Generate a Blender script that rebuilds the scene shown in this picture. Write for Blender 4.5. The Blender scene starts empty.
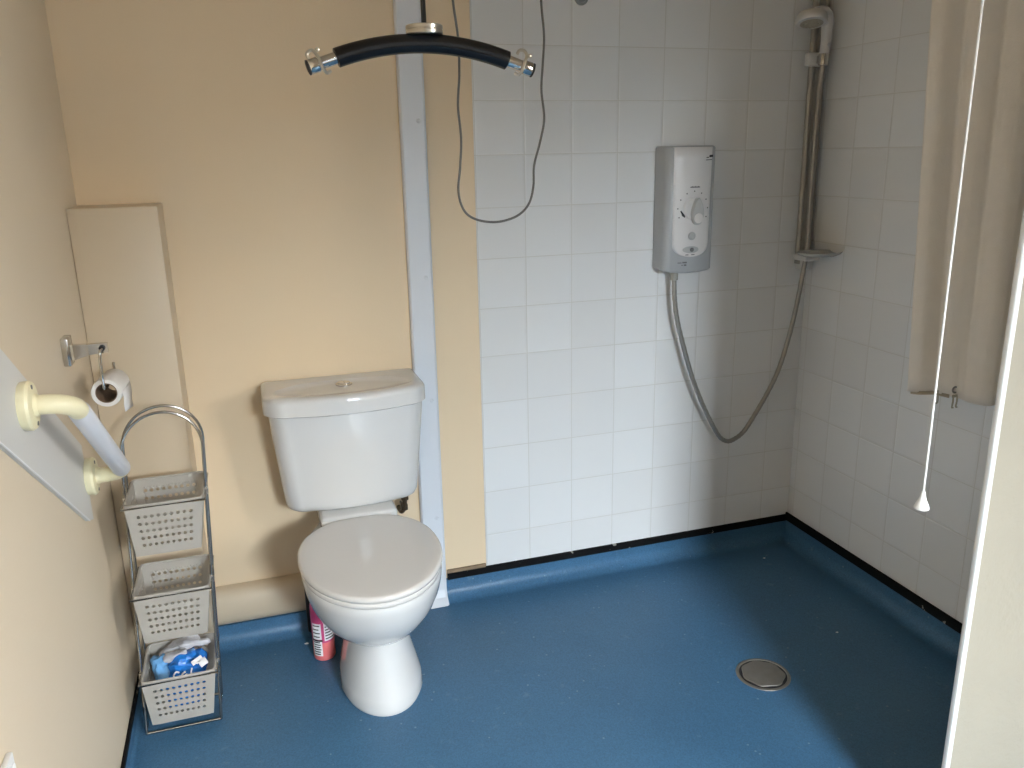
import bpy, bmesh, math, random
from mathutils import Vector, Matrix, noise
random.seed(7)
scene = bpy.context.scene
COL = scene.collection
PI = math.pi
V = Vector

# ------------------------------------------------------------------ materials
def new_mat(name):
    m = bpy.data.materials.new(name); m.use_nodes = True
    nt = m.node_tree
    return m, nt, nt.nodes['Principled BSDF']

def N(nt, kind, **kw):
    n = nt.nodes.new(kind)
    for k, v in kw.items():
        if k.startswith('i_'): n.inputs[int(k[2:])].default_value = v
        else: setattr(n, k, v)
    return n

def srgb(r, g, b):
    f = lambda c: (c/255/12.92) if c/255 <= .04045 else ((c/255+.055)/1.055)**2.4
    return (f(r), f(g), f(b), 1)

def simple(name, col, rough=.5, metal=0, var=.06, scale=18, bump=0, bscale=200, spec=.5, alpha=1, coat=0, trans=0):
    """principled material with a little procedural mottling and optional fine bump"""
    m, nt, b = new_mat(name)
    tc = N(nt, 'ShaderNodeTexCoord')
    nz = N(nt, 'ShaderNodeTexNoise'); nz.inputs['Scale'].default_value = scale; nz.inputs['Detail'].default_value = 3
    nt.links.new(tc.outputs['Object'], nz.inputs['Vector'])
    mx = N(nt, 'ShaderNodeMix', data_type='RGBA')
    c2 = tuple(max(0, c*(1-var)) for c in col[:3])+(1,)
    c1 = tuple(min(1, c*(1+var*.6)) for c in col[:3])+(1,)
    mx.inputs[6].default_value = c1; mx.inputs[7].default_value = c2
    nt.links.new(nz.outputs[0], mx.inputs[0]); nt.links.new(mx.outputs[2], b.inputs['Base Color'])
    b.inputs['Roughness'].default_value = rough; b.inputs['Metallic'].default_value = metal
    b.inputs['Specular IOR Level'].default_value = spec; b.inputs['Alpha'].default_value = alpha
    b.inputs['Coat Weight'].default_value = coat; b.inputs['Coat Roughness'].default_value = .02
    b.inputs['Transmission Weight'].default_value = trans
    if bump:
        n2 = N(nt, 'ShaderNodeTexNoise'); n2.inputs['Scale'].default_value = bscale; n2.inputs['Detail'].default_value = 2
        nt.links.new(tc.outputs['Object'], n2.inputs['Vector'])
        bp = N(nt, 'ShaderNodeBump'); bp.inputs['Strength'].default_value = bump; bp.inputs['Distance'].default_value = .002
        nt.links.new(n2.outputs[0], bp.inputs['Height']); nt.links.new(bp.outputs[0], b.inputs['Normal'])
    return m

def tile_mat(name, axis, off, zoff, pitch=.15):
    """glazed square wall tiles with thin grout, from object coordinates (objects sit at the origin)"""
    m, nt, b = new_mat(name)
    tc = N(nt, 'ShaderNodeTexCoord'); sep = N(nt, 'ShaderNodeSeparateXYZ')
    nt.links.new(tc.outputs['Object'], sep.inputs[0])
    def dist(out, o):
        a = N(nt, 'ShaderNodeMath', operation='SUBTRACT'); nt.links.new(out, a.inputs[0]); a.inputs[1].default_value = o
        d = N(nt, 'ShaderNodeMath', operation='PINGPONG'); nt.links.new(a.outputs[0], d.inputs[0]); d.inputs[1].default_value = pitch/2
        cell = N(nt, 'ShaderNodeMath', operation='DIVIDE'); nt.links.new(a.outputs[0], cell.inputs[0]); cell.inputs[1].default_value = pitch
        fl = N(nt, 'ShaderNodeMath', operation='FLOOR'); nt.links.new(cell.outputs[0], fl.inputs[0])
        return d.outputs[0], fl.outputs[0]
    d1, c1 = dist(sep.outputs[axis], off); d2, c2 = dist(sep.outputs[2], zoff)
    mn = N(nt, 'ShaderNodeMath', operation='MINIMUM'); nt.links.new(d1, mn.inputs[0]); nt.links.new(d2, mn.inputs[1])
    g = N(nt, 'ShaderNodeMapRange'); g.inputs[1].default_value = .0007; g.inputs[2].default_value = .0018
    nt.links.new(mn.outputs[0], g.inputs[0])
    cv = N(nt, 'ShaderNodeCombineXYZ'); nt.links.new(c1, cv.inputs[0]); nt.links.new(c2, cv.inputs[1])
    wn = N(nt, 'ShaderNodeTexWhiteNoise'); nt.links.new(cv.outputs[0], wn.inputs[0])
    tint = N(nt, 'ShaderNodeMix', data_type='RGBA')
    tint.inputs[6].default_value = (.775, .77, .76, 1); tint.inputs[7].default_value = (.815, .815, .81, 1)
    nt.links.new(wn.outputs[0], tint.inputs[0])
    mx = N(nt, 'ShaderNodeMix', data_type='RGBA'); mx.inputs[6].default_value = (.65, .635, .60, 1)
    nt.links.new(g.outputs[0], mx.inputs[0]); nt.links.new(tint.outputs[2], mx.inputs[7])
    nt.links.new(mx.outputs[2], b.inputs['Base Color'])
    r = N(nt, 'ShaderNodeMapRange'); r.inputs[3].default_value = .8; r.inputs[4].default_value = .22
    nt.links.new(g.outputs[0], r.inputs[0]); nt.links.new(r.outputs[0], b.inputs['Roughness'])
    h = N(nt, 'ShaderNodeMapRange', interpolation_type='SMOOTHSTEP'); h.inputs[1].default_value = .0005; h.inputs[2].default_value = .006
    nt.links.new(mn.outputs[0], h.inputs[0])
    bp = N(nt, 'ShaderNodeBump'); bp.inputs['Strength'].default_value = .45; bp.inputs['Distance'].default_value = .0015
    nt.links.new(h.outputs[0], bp.inputs['Height']); nt.links.new(bp.outputs[0], b.inputs['Normal'])
    b.inputs['Specular IOR Level'].default_value = .35
    return m

def floor_mat():
    m, nt, b = new_mat('blue_safety_vinyl')
    tc = N(nt, 'ShaderNodeTexCoord')
    big = N(nt, 'ShaderNodeTexNoise'); big.inputs['Scale'].default_value = 5; big.inputs['Detail'].default_value = 5
    fine = N(nt, 'ShaderNodeTexVoronoi'); fine.inputs['Scale'].default_value = 330
    spk = N(nt, 'ShaderNodeTexVoronoi'); spk.inputs['Scale'].default_value = 21
    scf = N(nt, 'ShaderNodeTexNoise'); scf.inputs['Scale'].default_value = 26; scf.inputs['Detail'].default_value = 6
    for n in (big, fine, spk, scf): nt.links.new(tc.outputs['Object'], n.inputs['Vector'])
    mx = N(nt, 'ShaderNodeMix', data_type='RGBA'); mx.inputs[6].default_value = FL_A; mx.inputs[7].default_value = FL_B
    nt.links.new(big.outputs[0], mx.inputs[0])
    fr = N(nt, 'ShaderNodeMapRange'); fr.inputs[1].default_value = 0; fr.inputs[2].default_value = .8; fr.inputs[3].default_value = .8; fr.inputs[4].default_value = 1.12
    nt.links.new(fine.outputs['Color'], fr.inputs[0])
    mul = N(nt, 'ShaderNodeMix', data_type='RGBA', blend_type='MULTIPLY'); mul.inputs[0].default_value = 1
    nt.links.new(mx.outputs[2], mul.inputs[6]); nt.links.new(fr.outputs[0], mul.inputs[7])
    # rubbed pale scuffs and dried drips
    sr = N(nt, 'ShaderNodeMapRange'); sr.inputs[1].default_value = .64; sr.inputs[2].default_value = .74; sr.inputs[4].default_value = .35
    nt.links.new(scf.outputs[0], sr.inputs[0])
    m2 = N(nt, 'ShaderNodeMix', data_type='RGBA'); m2.inputs[7].default_value = (.16, .25, .33, 1)
    nt.links.new(sr.outputs[0], m2.inputs[0]); nt.links.new(mul.outputs[2], m2.inputs[6])
    pr = N(nt, 'ShaderNodeMapRange'); pr.inputs[1].default_value = .075; pr.inputs[2].default_value = .045; pr.inputs[3].default_value = 0; pr.inputs[4].default_value = .45
    nt.links.new(spk.outputs['Distance'], pr.inputs[0])
    m3 = N(nt, 'ShaderNodeMix', data_type='RGBA'); m3.inputs[7].default_value = (.3, .38, .42, 1)
    nt.links.new(pr.outputs[0], m3.inputs[0]); nt.links.new(m2.outputs[2], m3.inputs[6])
    nt.links.new(m3.outputs[2], b.inputs['Base Color'])
    b.inputs['Roughness'].default_value = .38; b.inputs['Specular IOR Level'].default_value = .35
    bp = N(nt, 'ShaderNodeBump'); bp.inputs['Strength'].default_value = .12; bp.inputs['Distance'].default_value = .001
    nt.links.new(fine.outputs['Distance'], bp.inputs['Height']); nt.links.new(bp.outputs[0], b.inputs['Normal'])
    return m

def sealant_mat():
    m, nt, b = new_mat('black_sealant')
    tc = N(nt, 'ShaderNodeTexCoord'); nz = N(nt, 'ShaderNodeTexNoise'); nz.inputs['Scale'].default_value = 38; nz.inputs['Detail'].default_value = 4
    nt.links.new(tc.outputs['Object'], nz.inputs['Vector'])
    r = N(nt, 'ShaderNodeMapRange'); r.inputs[1].default_value = .69; r.inputs[2].default_value = .72
    nt.links.new(nz.outputs[0], r.inputs[0])
    mx = N(nt, 'ShaderNodeMix', data_type='RGBA'); mx.inputs[6].default_value = (.004, .004, .0045, 1); mx.inputs[7].default_value = (.35, .33, .29, 1)
    nt.links.new(r.outputs[0], mx.inputs[0]); nt.links.new(mx.outputs[2], b.inputs['Base Color'])
    b.inputs['Roughness'].default_value = .75; b.inputs['Specular IOR Level'].default_value = .15
    return m

FL_A = (.058, .152, .265, 1); FL_B = (.042, .118, .215, 1)
CREAM = (.81, .64, .435, 1)
M = {}
M['cream'] = simple('cream_paint', CREAM, .45, var=.03, scale=3, bump=.12, bscale=160, spec=.3)
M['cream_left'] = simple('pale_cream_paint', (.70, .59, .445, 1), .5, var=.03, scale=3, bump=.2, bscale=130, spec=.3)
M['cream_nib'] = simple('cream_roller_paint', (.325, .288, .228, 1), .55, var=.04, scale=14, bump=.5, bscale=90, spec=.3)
M['box'] = simple('cream_gloss_boarding', (.63, .515, .37, 1), .4, var=.03, scale=5, spec=.35)
M['ceil'] = simple('ceiling_paint', (.78, .645, .47, 1), .8, var=.03)
M['tile_back'] = tile_mat('white_tiles_back', 0, 0.0, .205)
M['tile_right'] = tile_mat('white_tiles_right', 1, -.182, .205)
M['floor'] = floor_mat()
M['seal'] = sealant_mat()
M['upvc'] = simple('white_plastic', (.74, .76, .80, 1), .35, var=.03, scale=6)
M['ceramic'] = simple('white_vitreous_china', (.66, .655, .645, 1), .035, var=.02, scale=4, spec=.5, coat=.3)
M['seat'] = simple('white_seat_plastic', (.67, .645, .62, 1), .06, var=.02, scale=4, spec=.5)
M['chrome'] = simple('chrome', (.62, .60, .57, 1), .13, metal=1, var=.08)
M['nickel'] = simple('brushed_nickel', (.60, .56, .49, 1), .28, metal=1, var=.15, scale=60)
M['wire'] = simple('chrome_wire', (.40, .385, .36, 1), .22, metal=1, var=.1)
M['steel'] = simple('dull_steel', (.30, .28, .25, 1), .42, metal=.8, var=.2, scale=40, bump=.3, bscale=400)
M['foam'] = simple('black_foam_sleeve', (.005, .005, .006, 1), .27, var=.1, spec=.35)
M['strap'] = simple('black_webbing', (.008, .008, .009, 1), .8, var=.1, bump=.5, bscale=500)
M['cable'] = simple('grey_cable', (.10, .095, .085, 1), .45, var=.05)
M['railcream'] = simple('cream_plastic', (.86, .79, .53, 1), .3, var=.02, spec=.5)
M['railwhite'] = simple('pale_grey_grip', (.66, .67, .71, 1), .4, var=.03)
M['panel'] = simple('grey_white_panel', (.66, .65, .63, 1), .42, var=.03, scale=5)
M['basket'] = simple('frosted_plastic', (.56, .525, .47, 1), .4, var=.05, scale=20, alpha=.64)
M['blue'] = simple('blue_film_pack', (.02, .20, .66, 1), .2, var=.35, scale=55, bump=.5, bscale=60, spec=.6)
M['paleblue'] = simple('pale_blue_film', (.16, .42, .78, 1), .2, var=.3, scale=45, bump=.5, bscale=70, spec=.6)
M['film'] = simple('clear_white_film', (.68, .68, .72, 1), .15, var=.2, scale=60, bump=.8, bscale=60, alpha=.8, spec=.6)
M['white'] = simple('white_print', (.85, .85, .86, 1), .4, var=.02)
M['black'] = simple('black_print', (.012, .012, .014, 1), .5, var=.02)
M['greyprint'] = simple('grey_print', (.16, .16, .16, 1), .5, var=.02)
M['green'] = simple('green_print', (.30, .42, .10, 1), .5, var=.02)
M['pink'] = simple('magenta_plastic', (.62, .07, .22, 1), .3, var=.05)
M['coral'] = simple('coral_plastic', (.85, .20, .20, 1), .3, var=.05)
M['paper'] = simple('tissue_paper', (.80, .77, .74, 1), .9, var=.04, scale=60, bump=.3, bscale=200, spec=.1)
M['card'] = simple('brown_card', (.16, .10, .06, 1), .8, var=.1, scale=60)
M['heater'] = simple('satin_grey_plastic', (.40, .41, .42, 1), .38, var=.03)
M['heaterwhite'] = simple('white_gloss_plastic', (.72, .70, .69, 1), .28, var=.02)
M['dial'] = simple('pale_grey_plastic', (.48, .49, .49, 1), .35, var=.03)
M['hose'] = simple('chrome_hose', (.34, .325, .30, 1), .3, metal=.6, var=.15, scale=150)
M['rail'] = simple('silver_rail', (.36, .34, .30, 1), .35, metal=.35, var=.1)
M['shower'] = simple('white_shower_plastic', (.62, .60, .575, 1), .3, var=.03)
M['spray'] = simple('beige_spray_plate', (.42, .37, .28, 1), .4, var=.2, scale=120)
M['dish'] = simple('cloudy_dish_plastic', (.58, .58, .55, 1), .25, var=.04, alpha=.8)
M['curtain'] = simple('off_white_curtain', (.93, .86, .77, 1), .75, var=.05, scale=30, bump=.35, bscale=300, spec=.2)
M['hem'] = simple('beige_hem', (.42, .36, .27, 1), .8, var=.1, scale=60)
M['clip'] = simple('clear_amber_plastic', (.62, .56, .42, 1), .25, var=.05, alpha=.6)
M['cord'] = simple('white_cord', (.86, .85, .82, 1), .6, var=.03)
M['grey'] = simple('grey_fitting', (.26, .27, .25, 1), .4, var=.05)
M['brass'] = simple('tarnished_brass', (.09, .065, .04, 1), .4, metal=.6, var=.4, scale=80)
M['wood'] = simple('bare_board_edge', (.26, .18, .11, 1), .8, var=.4, scale=40)
M['frame'] = simple('white_window_frame', (.80, .80, .78, 1), .35, var=.02)
M['glass'] = simple('window_glass', (.95, .97, .97, 1), .02, var=0, trans=1, alpha=.25)
# thin translucency for the curtain
_nt = M['curtain'].node_tree; _b = _nt.nodes['Principled BSDF']
_tr = N(_nt, 'ShaderNodeBsdfTranslucent'); _tr.inputs[0].default_value = (.62, .57, .5, 1)
_mx = N(_nt, 'ShaderNodeMixShader'); _mx.inputs[0].default_value = .06
_nt.links.new(_b.outputs[0], _mx.inputs[1]); _nt.links.new(_tr.outputs[0], _mx.inputs[2])
_nt.links.new(_mx.outputs[0], _nt.nodes['Material Output'].inputs[0])

# ------------------------------------------------------------------ mesh helpers
def base_of(parent):
    o = V((0, 0, 0))
    while parent is not None:
        o = o + V(parent.location); parent = parent.parent
    return o

def obj(name, bm, mat, parent=None, smooth=True, angle=35, mods=()):
    off = base_of(parent)
    bmesh.ops.remove_doubles(bm, verts=bm.verts, dist=1e-6)
    bmesh.ops.recalc_face_normals(bm, faces=bm.faces)
    bmesh.ops.translate(bm, verts=bm.verts, vec=-off)
    me = bpy.data.meshes.new(name); bm.to_mesh(me); bm.free()
    me.materials.append(M[mat])
    o = bpy.data.objects.new(name, me); COL.objects.link(o)
    if parent: o.parent = parent
    if smooth:
        me.polygons.foreach_set('use_smooth', [True]*len(me.polygons))
        me.set_sharp_from_angle(angle=math.radians(angle))
    return o

def thing(name, label, cat, loc=(0, 0, 0), group=None):
    o = bpy.data.objects.new(name, None); COL.objects.link(o); o.location = loc
    o.empty_display_size = .05
    return tag(o, label, cat, group)

def tag(o, label, cat, group=None):
    o['label'] = label; o['category'] = cat
    if group: o['group'] = group
    return o

def struct(name, bm, mat, parent=None, **kw):
    o = obj(name, bm, mat, parent, **kw)
    if not parent: o['kind'] = 'structure'
    return o

def BM(): return bmesh.new()

def box(bm, lo, hi, bev=0, seg=2, mtx=None):
    lo, hi = V(lo), V(hi); c = (lo+hi)/2; s = hi-lo
    r = bmesh.ops.create_cube(bm, size=1, matrix=Matrix.Translation(c) @ Matrix.Diagonal((*s, 1)))
    vs = r['verts']
    if bev:
        es = list({e for v in vs for e in v.link_edges})
        g = bmesh.ops.bevel(bm, geom=es, offset=bev, segments=seg, affect='EDGES', profile=.5)
        vs = list({v for f in g['faces'] for v in f.verts} | {v for v in vs if v.is_valid})
    if mtx: bmesh.ops.transform(bm, verts=vs, matrix=mtx)
    return bm

def loft(bm, rings, cap=(True, True), closed=True):
    """skin a list of equal-length point loops"""
    R = [[bm.verts.new(p) for p in r] for r in rings]
    n = len(R[0])
    for a, b in zip(R[:-1], R[1:]):
        for i in range(n if closed else n-1):
            j = (i+1) % n
            try: bm.faces.new((a[i], a[j], b[j], b[i]))
            except ValueError: pass
    for k, c in ((0, cap[0]), (-1, cap[1])):
        if c: bm.faces.new(R[k])
    return bm

def frame_of(d):
    d = V(d).normalized()
    a = V((0, 0, 1)) if abs(d.z) < .9 else V((1, 0, 0))
    x = d.cross(a).normalized()
    return x, x.cross(d).normalized(), d

def lathe(bm, prof, origin, axis=(0, 0, 1), seg=32, cap=(True, True)):
    """profile [(radius, height)] about an axis"""
    x, y, d = frame_of(axis); o = V(origin)
    rings = [[o + d*h + (x*math.cos(2*PI*i/seg) + y*math.sin(2*PI*i/seg))*max(r, 1e-5) for i in range(seg)] for r, h in prof]
    return loft(bm, rings, cap)

def cat(pts, per=8, closed=False):
    """Catmull-Rom through points"""
    P = [V(p) for p in pts]; out = []
    n = len(P); rng = n if closed else n-1
    for i in range(rng):
        p0 = P[(i-1) % n] if closed or i > 0 else P[0]*2-P[1]
        p1, p2 = P[i], P[(i+1) % n]
        p3 = P[(i+2) % n] if closed or i+2 < n else P[-1]*2-P[-2]
        for k in range(per):
            t = k/per
            out.append(.5*((2*p1)+(p2-p0)*t+(2*p0-5*p1+4*p2-p3)*t*t+(3*p1-p0-3*p2+p3)*t**3))
    if not closed: out.append(P[-1])
    return out

def tube(bm, pts, r, seg=10, closed=False, cap=True):
    P = [V(p) for p in pts]; n = len(P); rings = []
    rad = r if callable(r) else (lambda t: r)
    x = None
    for i in range(n):
        if closed: d = (P[(i+1) % n]-P[i-1])
        else: d = P[min(i+1, n-1)]-P[max(i-1, 0)]
        d.normalize()
        if x is None: x, y, _ = frame_of(d)
        else:
            x = (x-d*x.dot(d)).normalized(); y = x.cross(d).normalized()
        rr = rad(i/(n-1))
        rings.append([P[i]+(x*math.cos(2*PI*k/seg)+y*math.sin(2*PI*k/seg))*rr for k in range(seg)])
    if closed: rings.append(rings[0])
    return loft(bm, rings, (cap and not closed, cap and not closed))

def prism(bm, pts2, z0, z1, bev=0):
    """extrude an XY outline between two heights, with rounded top edge"""
    c = sum((V((p[0], p[1])) for p in pts2), V((0, 0)))/len(pts2)
    def ring(z, ins):
        out = []
        for p in pts2:
            q = V((p[0], p[1])); d = q-c
            out.append((*(q-d.normalized()*ins), z))
        return out
    if not bev: return loft(bm, [ring(z0, 0), ring(z1, 0)])
    R = [ring(z0, bev*.5), ring(z0+bev*.5, 0)]
    for k in range(0, 6):
        a = PI/2*k/5; R.append(ring(z1-bev+bev*math.sin(a), bev*(1-math.cos(a))))
    return loft(bm, R)

# ------------------------------------------------------------------ room constants (metres; floor z=0, back wall y=0)
XL, XR, YF, ZC = -1.205, 1.019, -4.0, 2.42
NX, NY = .395, -1.35            # free edge of the partition on the right
TL = -.153                      # left edge of the tiling on the back wall

bm = BM(); box(bm, (XL-.1, YF-.1, -.1), (XR+.1, .1, 0)); struct('floor', bm, 'floor', smooth=False)
bm = BM(); box(bm, (XL-.1, YF-.1, ZC), (XR+.1, .1, ZC+.1)); struct('ceiling', bm, 'ceil', smooth=False)
bm = BM(); box(bm, (XL-.1, 0, 0), (XR+.1, .1, ZC)); struct('wall_back', bm, 'cream', smooth=False)
bm = BM(); box(bm, (XL-.1, YF-.1, 0), (XL, 0, ZC)); struct('wall_left', bm, 'cream_left', smooth=False)
bm = BM(); box(bm, (XR, NY+.01, 0), (XR+.1, 0, ZC)); struct('wall_right', bm, 'tile_right', smooth=False)
SY0, SY1, SZa, SZb = -3.3, -2.2, .95, 2.0       # unseen side opening added in front of the partition to brighten the left wall
bm = BM()
box(bm, (XR, YF-.1, 0), (XR+.1, SY0, ZC)); box(bm, (XR, SY1, 0), (XR+.1, NY+.01, ZC))
box(bm, (XR, SY0, 0), (XR+.1, SY1, SZa)); box(bm, (XR, SY0, SZb), (XR+.1, SY1, ZC))
struct('wall_right_front', bm, 'cream_left', smooth=False)
bm = BM(); box(bm, (TL, -.004, .092), (XR, 0, ZC), .0012, 1); struct('wall_back_tiling', bm, 'tile_back', smooth=False)
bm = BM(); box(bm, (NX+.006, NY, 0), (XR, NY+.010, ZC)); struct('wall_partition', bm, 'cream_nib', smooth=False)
# rounded white bead on the free edge of the partition
bm = BM()
prof = [(NX+.009, NY+.011), (NX+.002, NY+.011), (NX, NY+.009), (NX-.0008, NY+.005), (NX, NY), (NX+.003, NY-.0025), (NX+.008, NY-.0025), (NX+.010, NY)]
loft(bm, [[(x, y, 0) for x, y in prof], [(x, y, ZC) for x, y in prof]]); struct('trim_1', bm, 'frame')

# front wall with the window behind the camera
WX0, WX1, WZ0, WZ1 = -.27, .36, 1.0, 1.90
bm = BM()
box(bm, (XL-.1, YF-.1, 0), (WX0, YF, ZC)); box(bm, (WX1, YF-.1, 0), (XR+.1, YF, ZC))
box(bm, (WX0, YF-.1, 0), (WX1, YF, WZ0)); box(bm, (WX0, YF-.1, WZ1), (WX1, YF, ZC))
struct('wall_front', bm, 'cream_left', smooth=False)
bm = BM(); f = .045; y0, y1 = YF-.085, YF-.03
box(bm, (WX0, y0, WZ0), (WX0+f, y1, WZ1), .004); box(bm, (WX1-f, y0, WZ0), (WX1, y1, WZ1), .004)
box(bm, (WX0+f, y0, WZ0), (WX1-f, y1, WZ0+f), .004); box(bm, (WX0+f, y0, WZ1-f), (WX1-f, y1, WZ1), .004)
win = struct('window_1', bm, 'frame')
bm = BM(); box(bm, (WX0+f, YF-.062, WZ0+f), (WX1-f, YF-.056, WZ1-f)); obj('pane', bm, 'glass', win, smooth=False)
bm = BM(); box(bm, (WX0-.03, YF-.03, WZ0-.025), (WX1+.03, YF+.05, WZ0), .005); obj('sill', bm, 'frame', win)

bm = BM(); x0, x1 = XR+.03, XR+.085
box(bm, (x0, SY0, SZa), (x1, SY0+f, SZb), .004); box(bm, (x0, SY1-f, SZa), (x1, SY1, SZb), .004)
box(bm, (x0, SY0+f, SZa), (x1, SY1-f, SZa+f), .004); box(bm, (x0, SY0+f, SZb-f), (x1, SY1-f, SZb), .004)
fill_win = struct('fill_window', bm, 'frame')  # frame of the added side opening, out of view
bm = BM(); box(bm, (XR+.056, SY0+f, SZa+f), (XR+.062, SY1-f, SZb-f)); obj('pane', bm, 'glass', fill_win, smooth=False)

# coved vinyl skirting with black sealant along the top
def cove(path, r=.042, h=.072, out=.003):
    """path: list of (point on wall foot, inward normal); profile rises from the floor to height h"""
    rings = []
    for p, n in path:
        p = V((*p, 0)); n = V((*n, 0)); pr = []
        for k in range(9):
            a = PI/2*k/8; pr.append(p+n*(out+r*(1-math.sin(a)))+V((0, 0, .0005+r*(1-math.cos(a)))))
        pr.append(p+n*out+V((0, 0, h))); pr.append(p+n*0+V((0, 0, h))); pr.append(p+V((0, 0, .0005)))
        rings.append(pr)
    b = BM(); loft(b, rings, closed=True); return b
struct('baseboard_back', cove([((-.735, 0), (0, -1)), ((XR-.001, 0), (0, -1))]), 'floor')
struct('baseboard_right', cove([((XR, -.001), (-1, 0)), ((XR, NY), (-1, 0))], h=.079), 'floor')
struct('baseboard_left', cove([((XL, -.001), (1, 0)), ((XL, YF), (1, 0))], r=.012, h=.05), 'floor')
def strip(name, lo, hi, bev=.003, mat='seal'):
    b = BM(); box(b, lo, hi, bev, 1); return struct(name, b, mat)
strip('trim_2', (-.287, -.009, .067), (XR, -.001, .094))
strip('trim_3', (XR-.010, NY+.025, .070), (XR-.0005, -.002, .102))
strip('trim_4', (XL+.0005, YF, .046), (XL+.008, -.19, .064))
strip('trim_5', (-.287, -.008, .090), (TL-.002, -.0005, .104), .002, 'wood')

# ------------------------------------------------------------------ pipe casings
bm = BM(); box(bm, (XL+.001, -.16, .0), (-1.003, -.0005, 1.302), .003)
o = obj('pipe_casing', bm, 'box'); tag(o, 'tall narrow cream boxed pipe casing in the left back corner behind the wire rack', 'pipe casing')
bm = BM(); rings = []
for x in (-1.002, -.742):
    pr = []
    for k in range(17):
        a = -PI/2+PI*k/16
        pr.append((x, -.002-.050*max(0, math.cos(a))**.7, .118+.060*math.sin(a)))
    pr.append((x, -.001, .178)); pr.append((x, -.001, .058)); rings.append(pr)
loft(bm, rings)
o = obj('pipe_casing', bm, 'box'); tag(o, 'low rounded cream pipe casing running along the wall foot left of the toilet', 'pipe casing')
struct('baseboard_boxing', cove([((-1.002, -.022), (0, -1)), ((-.737, -.022), (0, -1))], r=.04, h=.064, out=.016), 'floor')
bm = BM(); box(bm, (-.742, -.060, .0), (-.722, -.001, .150), .004)
o = obj('casing_shadow', bm, 'black'); o['kind'] = 'structure'; o.name = 'shadow_block'  # black block stands in for the dark shadow at the casing's end

# ------------------------------------------------------------------ white trunking on the back wall
tr = thing('cable_trunking', 'tall white flat trunking strip fixed to the cream wall behind the cistern', 'trunking', (-.33, -.012, 0))
bm = BM()
pts = [(-.366, -.0005), (-.366, -.018), (-.361, -.024), (-.301, -.024), (-.294, -.018), (-.294, -.0005)]
loft(bm, [[(x, y, .045) for x, y in pts], [(x, y, ZC-.002) for x, y in pts]])
# foot that follows the cove down to the floor
loft(bm, [[(x, y-.03, .002) for x, y in pts], [(x, y-.008, .022) for x, y in pts], [(x, y, .0445) for x, y in pts]])
obj('cover_strip', bm, 'upvc', tr, angle=25)
for z in (.30, .69, 1.065, 1.50, 1.95):
    bm = BM(); lathe(bm, [(.0062, 0), (.0062, .002), (.004, .0034), (.001, .004)], (-.316, -.0238, z), (0, -1, 0), 14)
    obj('screw_cap', bm, 'upvc', tr)

# ------------------------------------------------------------------ toilet
TX = -.587
toilet = thing('toilet', 'white close-coupled toilet with closed lid standing against the cream wall', 'toilet', (TX, -.3, 0))

def egg(w, yf, yb, yc, xb, n=56, x0=-.583, pw=2.0, pb=2.4):
    """plan outline: elliptical front, back half easing to half width xb"""
    out = []
    for i in range(n):
        t = 2*PI*i/n; c, s = math.cos(t), math.sin(t)
        if s <= 0:   # front half
            out.append((x0+w*c, yc-(yc-yf)*abs(s)**(2/pw)))
        else:
            u = abs(s)**(2/pb); ww = w+(xb-w)*u*u
            out.append((x0+math.copysign(ww*abs(c)**(2/pb), c), yc+(yb-yc)*u))
    return out
bm = BM(); rings = []
for z, w, yf, yb, yc, xb, dx in [
        (0, .107, -.528, -.13, -.36, .10, .016), (.012, .112, -.532, -.13, -.36, .10, .016), (.04, .108, -.523, -.13, -.36, .098, .016),
        (.09, .095, -.506, -.13, -.36, .094, .016), (.14, .084, -.492, -.13, -.36, .092, .014), (.175, .079, -.486, -.13, -.36, .092, .012),
        (.195, .080, -.489, -.13, -.36, .094, .010), (.206, .086, -.500, -.13, -.36, .096, .008), (.220, .104, -.535, -.12, -.37, .10, .006),
        (.242, .126, -.577, -.11, -.39, .104, .004), (.275, .145, -.613, -.10, -.41, .107, .002), (.31, .160, -.642, -.09, -.42, .108, .002),
        (.345, .170, -.661, -.08, -.43, .108, .002), (.375, .175, -.672, -.06, -.435, .108, .002), (.395, .177, -.677, -.05, -.435, .108, .002),
        (.402, .175, -.675, -.05, -.435, .108, .002), (.404, .167, -.665, -.055, -.435, .104, .002)]:
    rings.append([(x+dx, y, z) for x, y in egg(w, yf, yb, yc, xb)])
loft(bm, rings)
box(bm, (TX-.098, -.225, .38), (TX+.116, -.02, .4435), .012, 3)
obj('pan', bm, 'ceramic', toilet, angle=50)
# seat and lid
def slab(w, yf, yb, yc, z0, z1, r, dome=0):
    b = BM(); rg = []
    def ring(ins, z): return [(x, y, z) for x, y in egg(w-ins, yf+ins, yb-ins, yc, (w-ins)*.86, pb=2.7)]
    rg.append(ring(r, z0)); rg.append(ring(r*.3, z0+r*.3)); rg.append(ring(0, z0+r))
    for k in range(5):
        a = PI/2*k/4; rg.append(ring(r*(1-math.cos(a)), z1-r+r*math.sin(a)))
    for q in (.02, .05, .09, .13):
        rg.append(ring(r+q, z1+dome*(1-(1-q/.16)**2)))
    loft(b, rg); return b
obj('seat', slab(.177, -.682, -.235, -.440, .405, .420, .005), 'seat', toilet, angle=60)
obj('seat_lid', slab(.181, -.689, -.228, -.440, .4215, .440, .008, .0012), 'seat', toilet, angle=60)
for dx in (-.075, .075):
    bm = BM(); lathe(bm, [(.010, -.022), (.010, .022)], (TX+dx, -.222, .425), (1, 0, 0), 16); box(bm, (TX+dx-.012, -.228, .402), (TX+dx+.012, -.208, .424), .004)
    obj('hinge', bm, 'seat', toilet)

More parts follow.
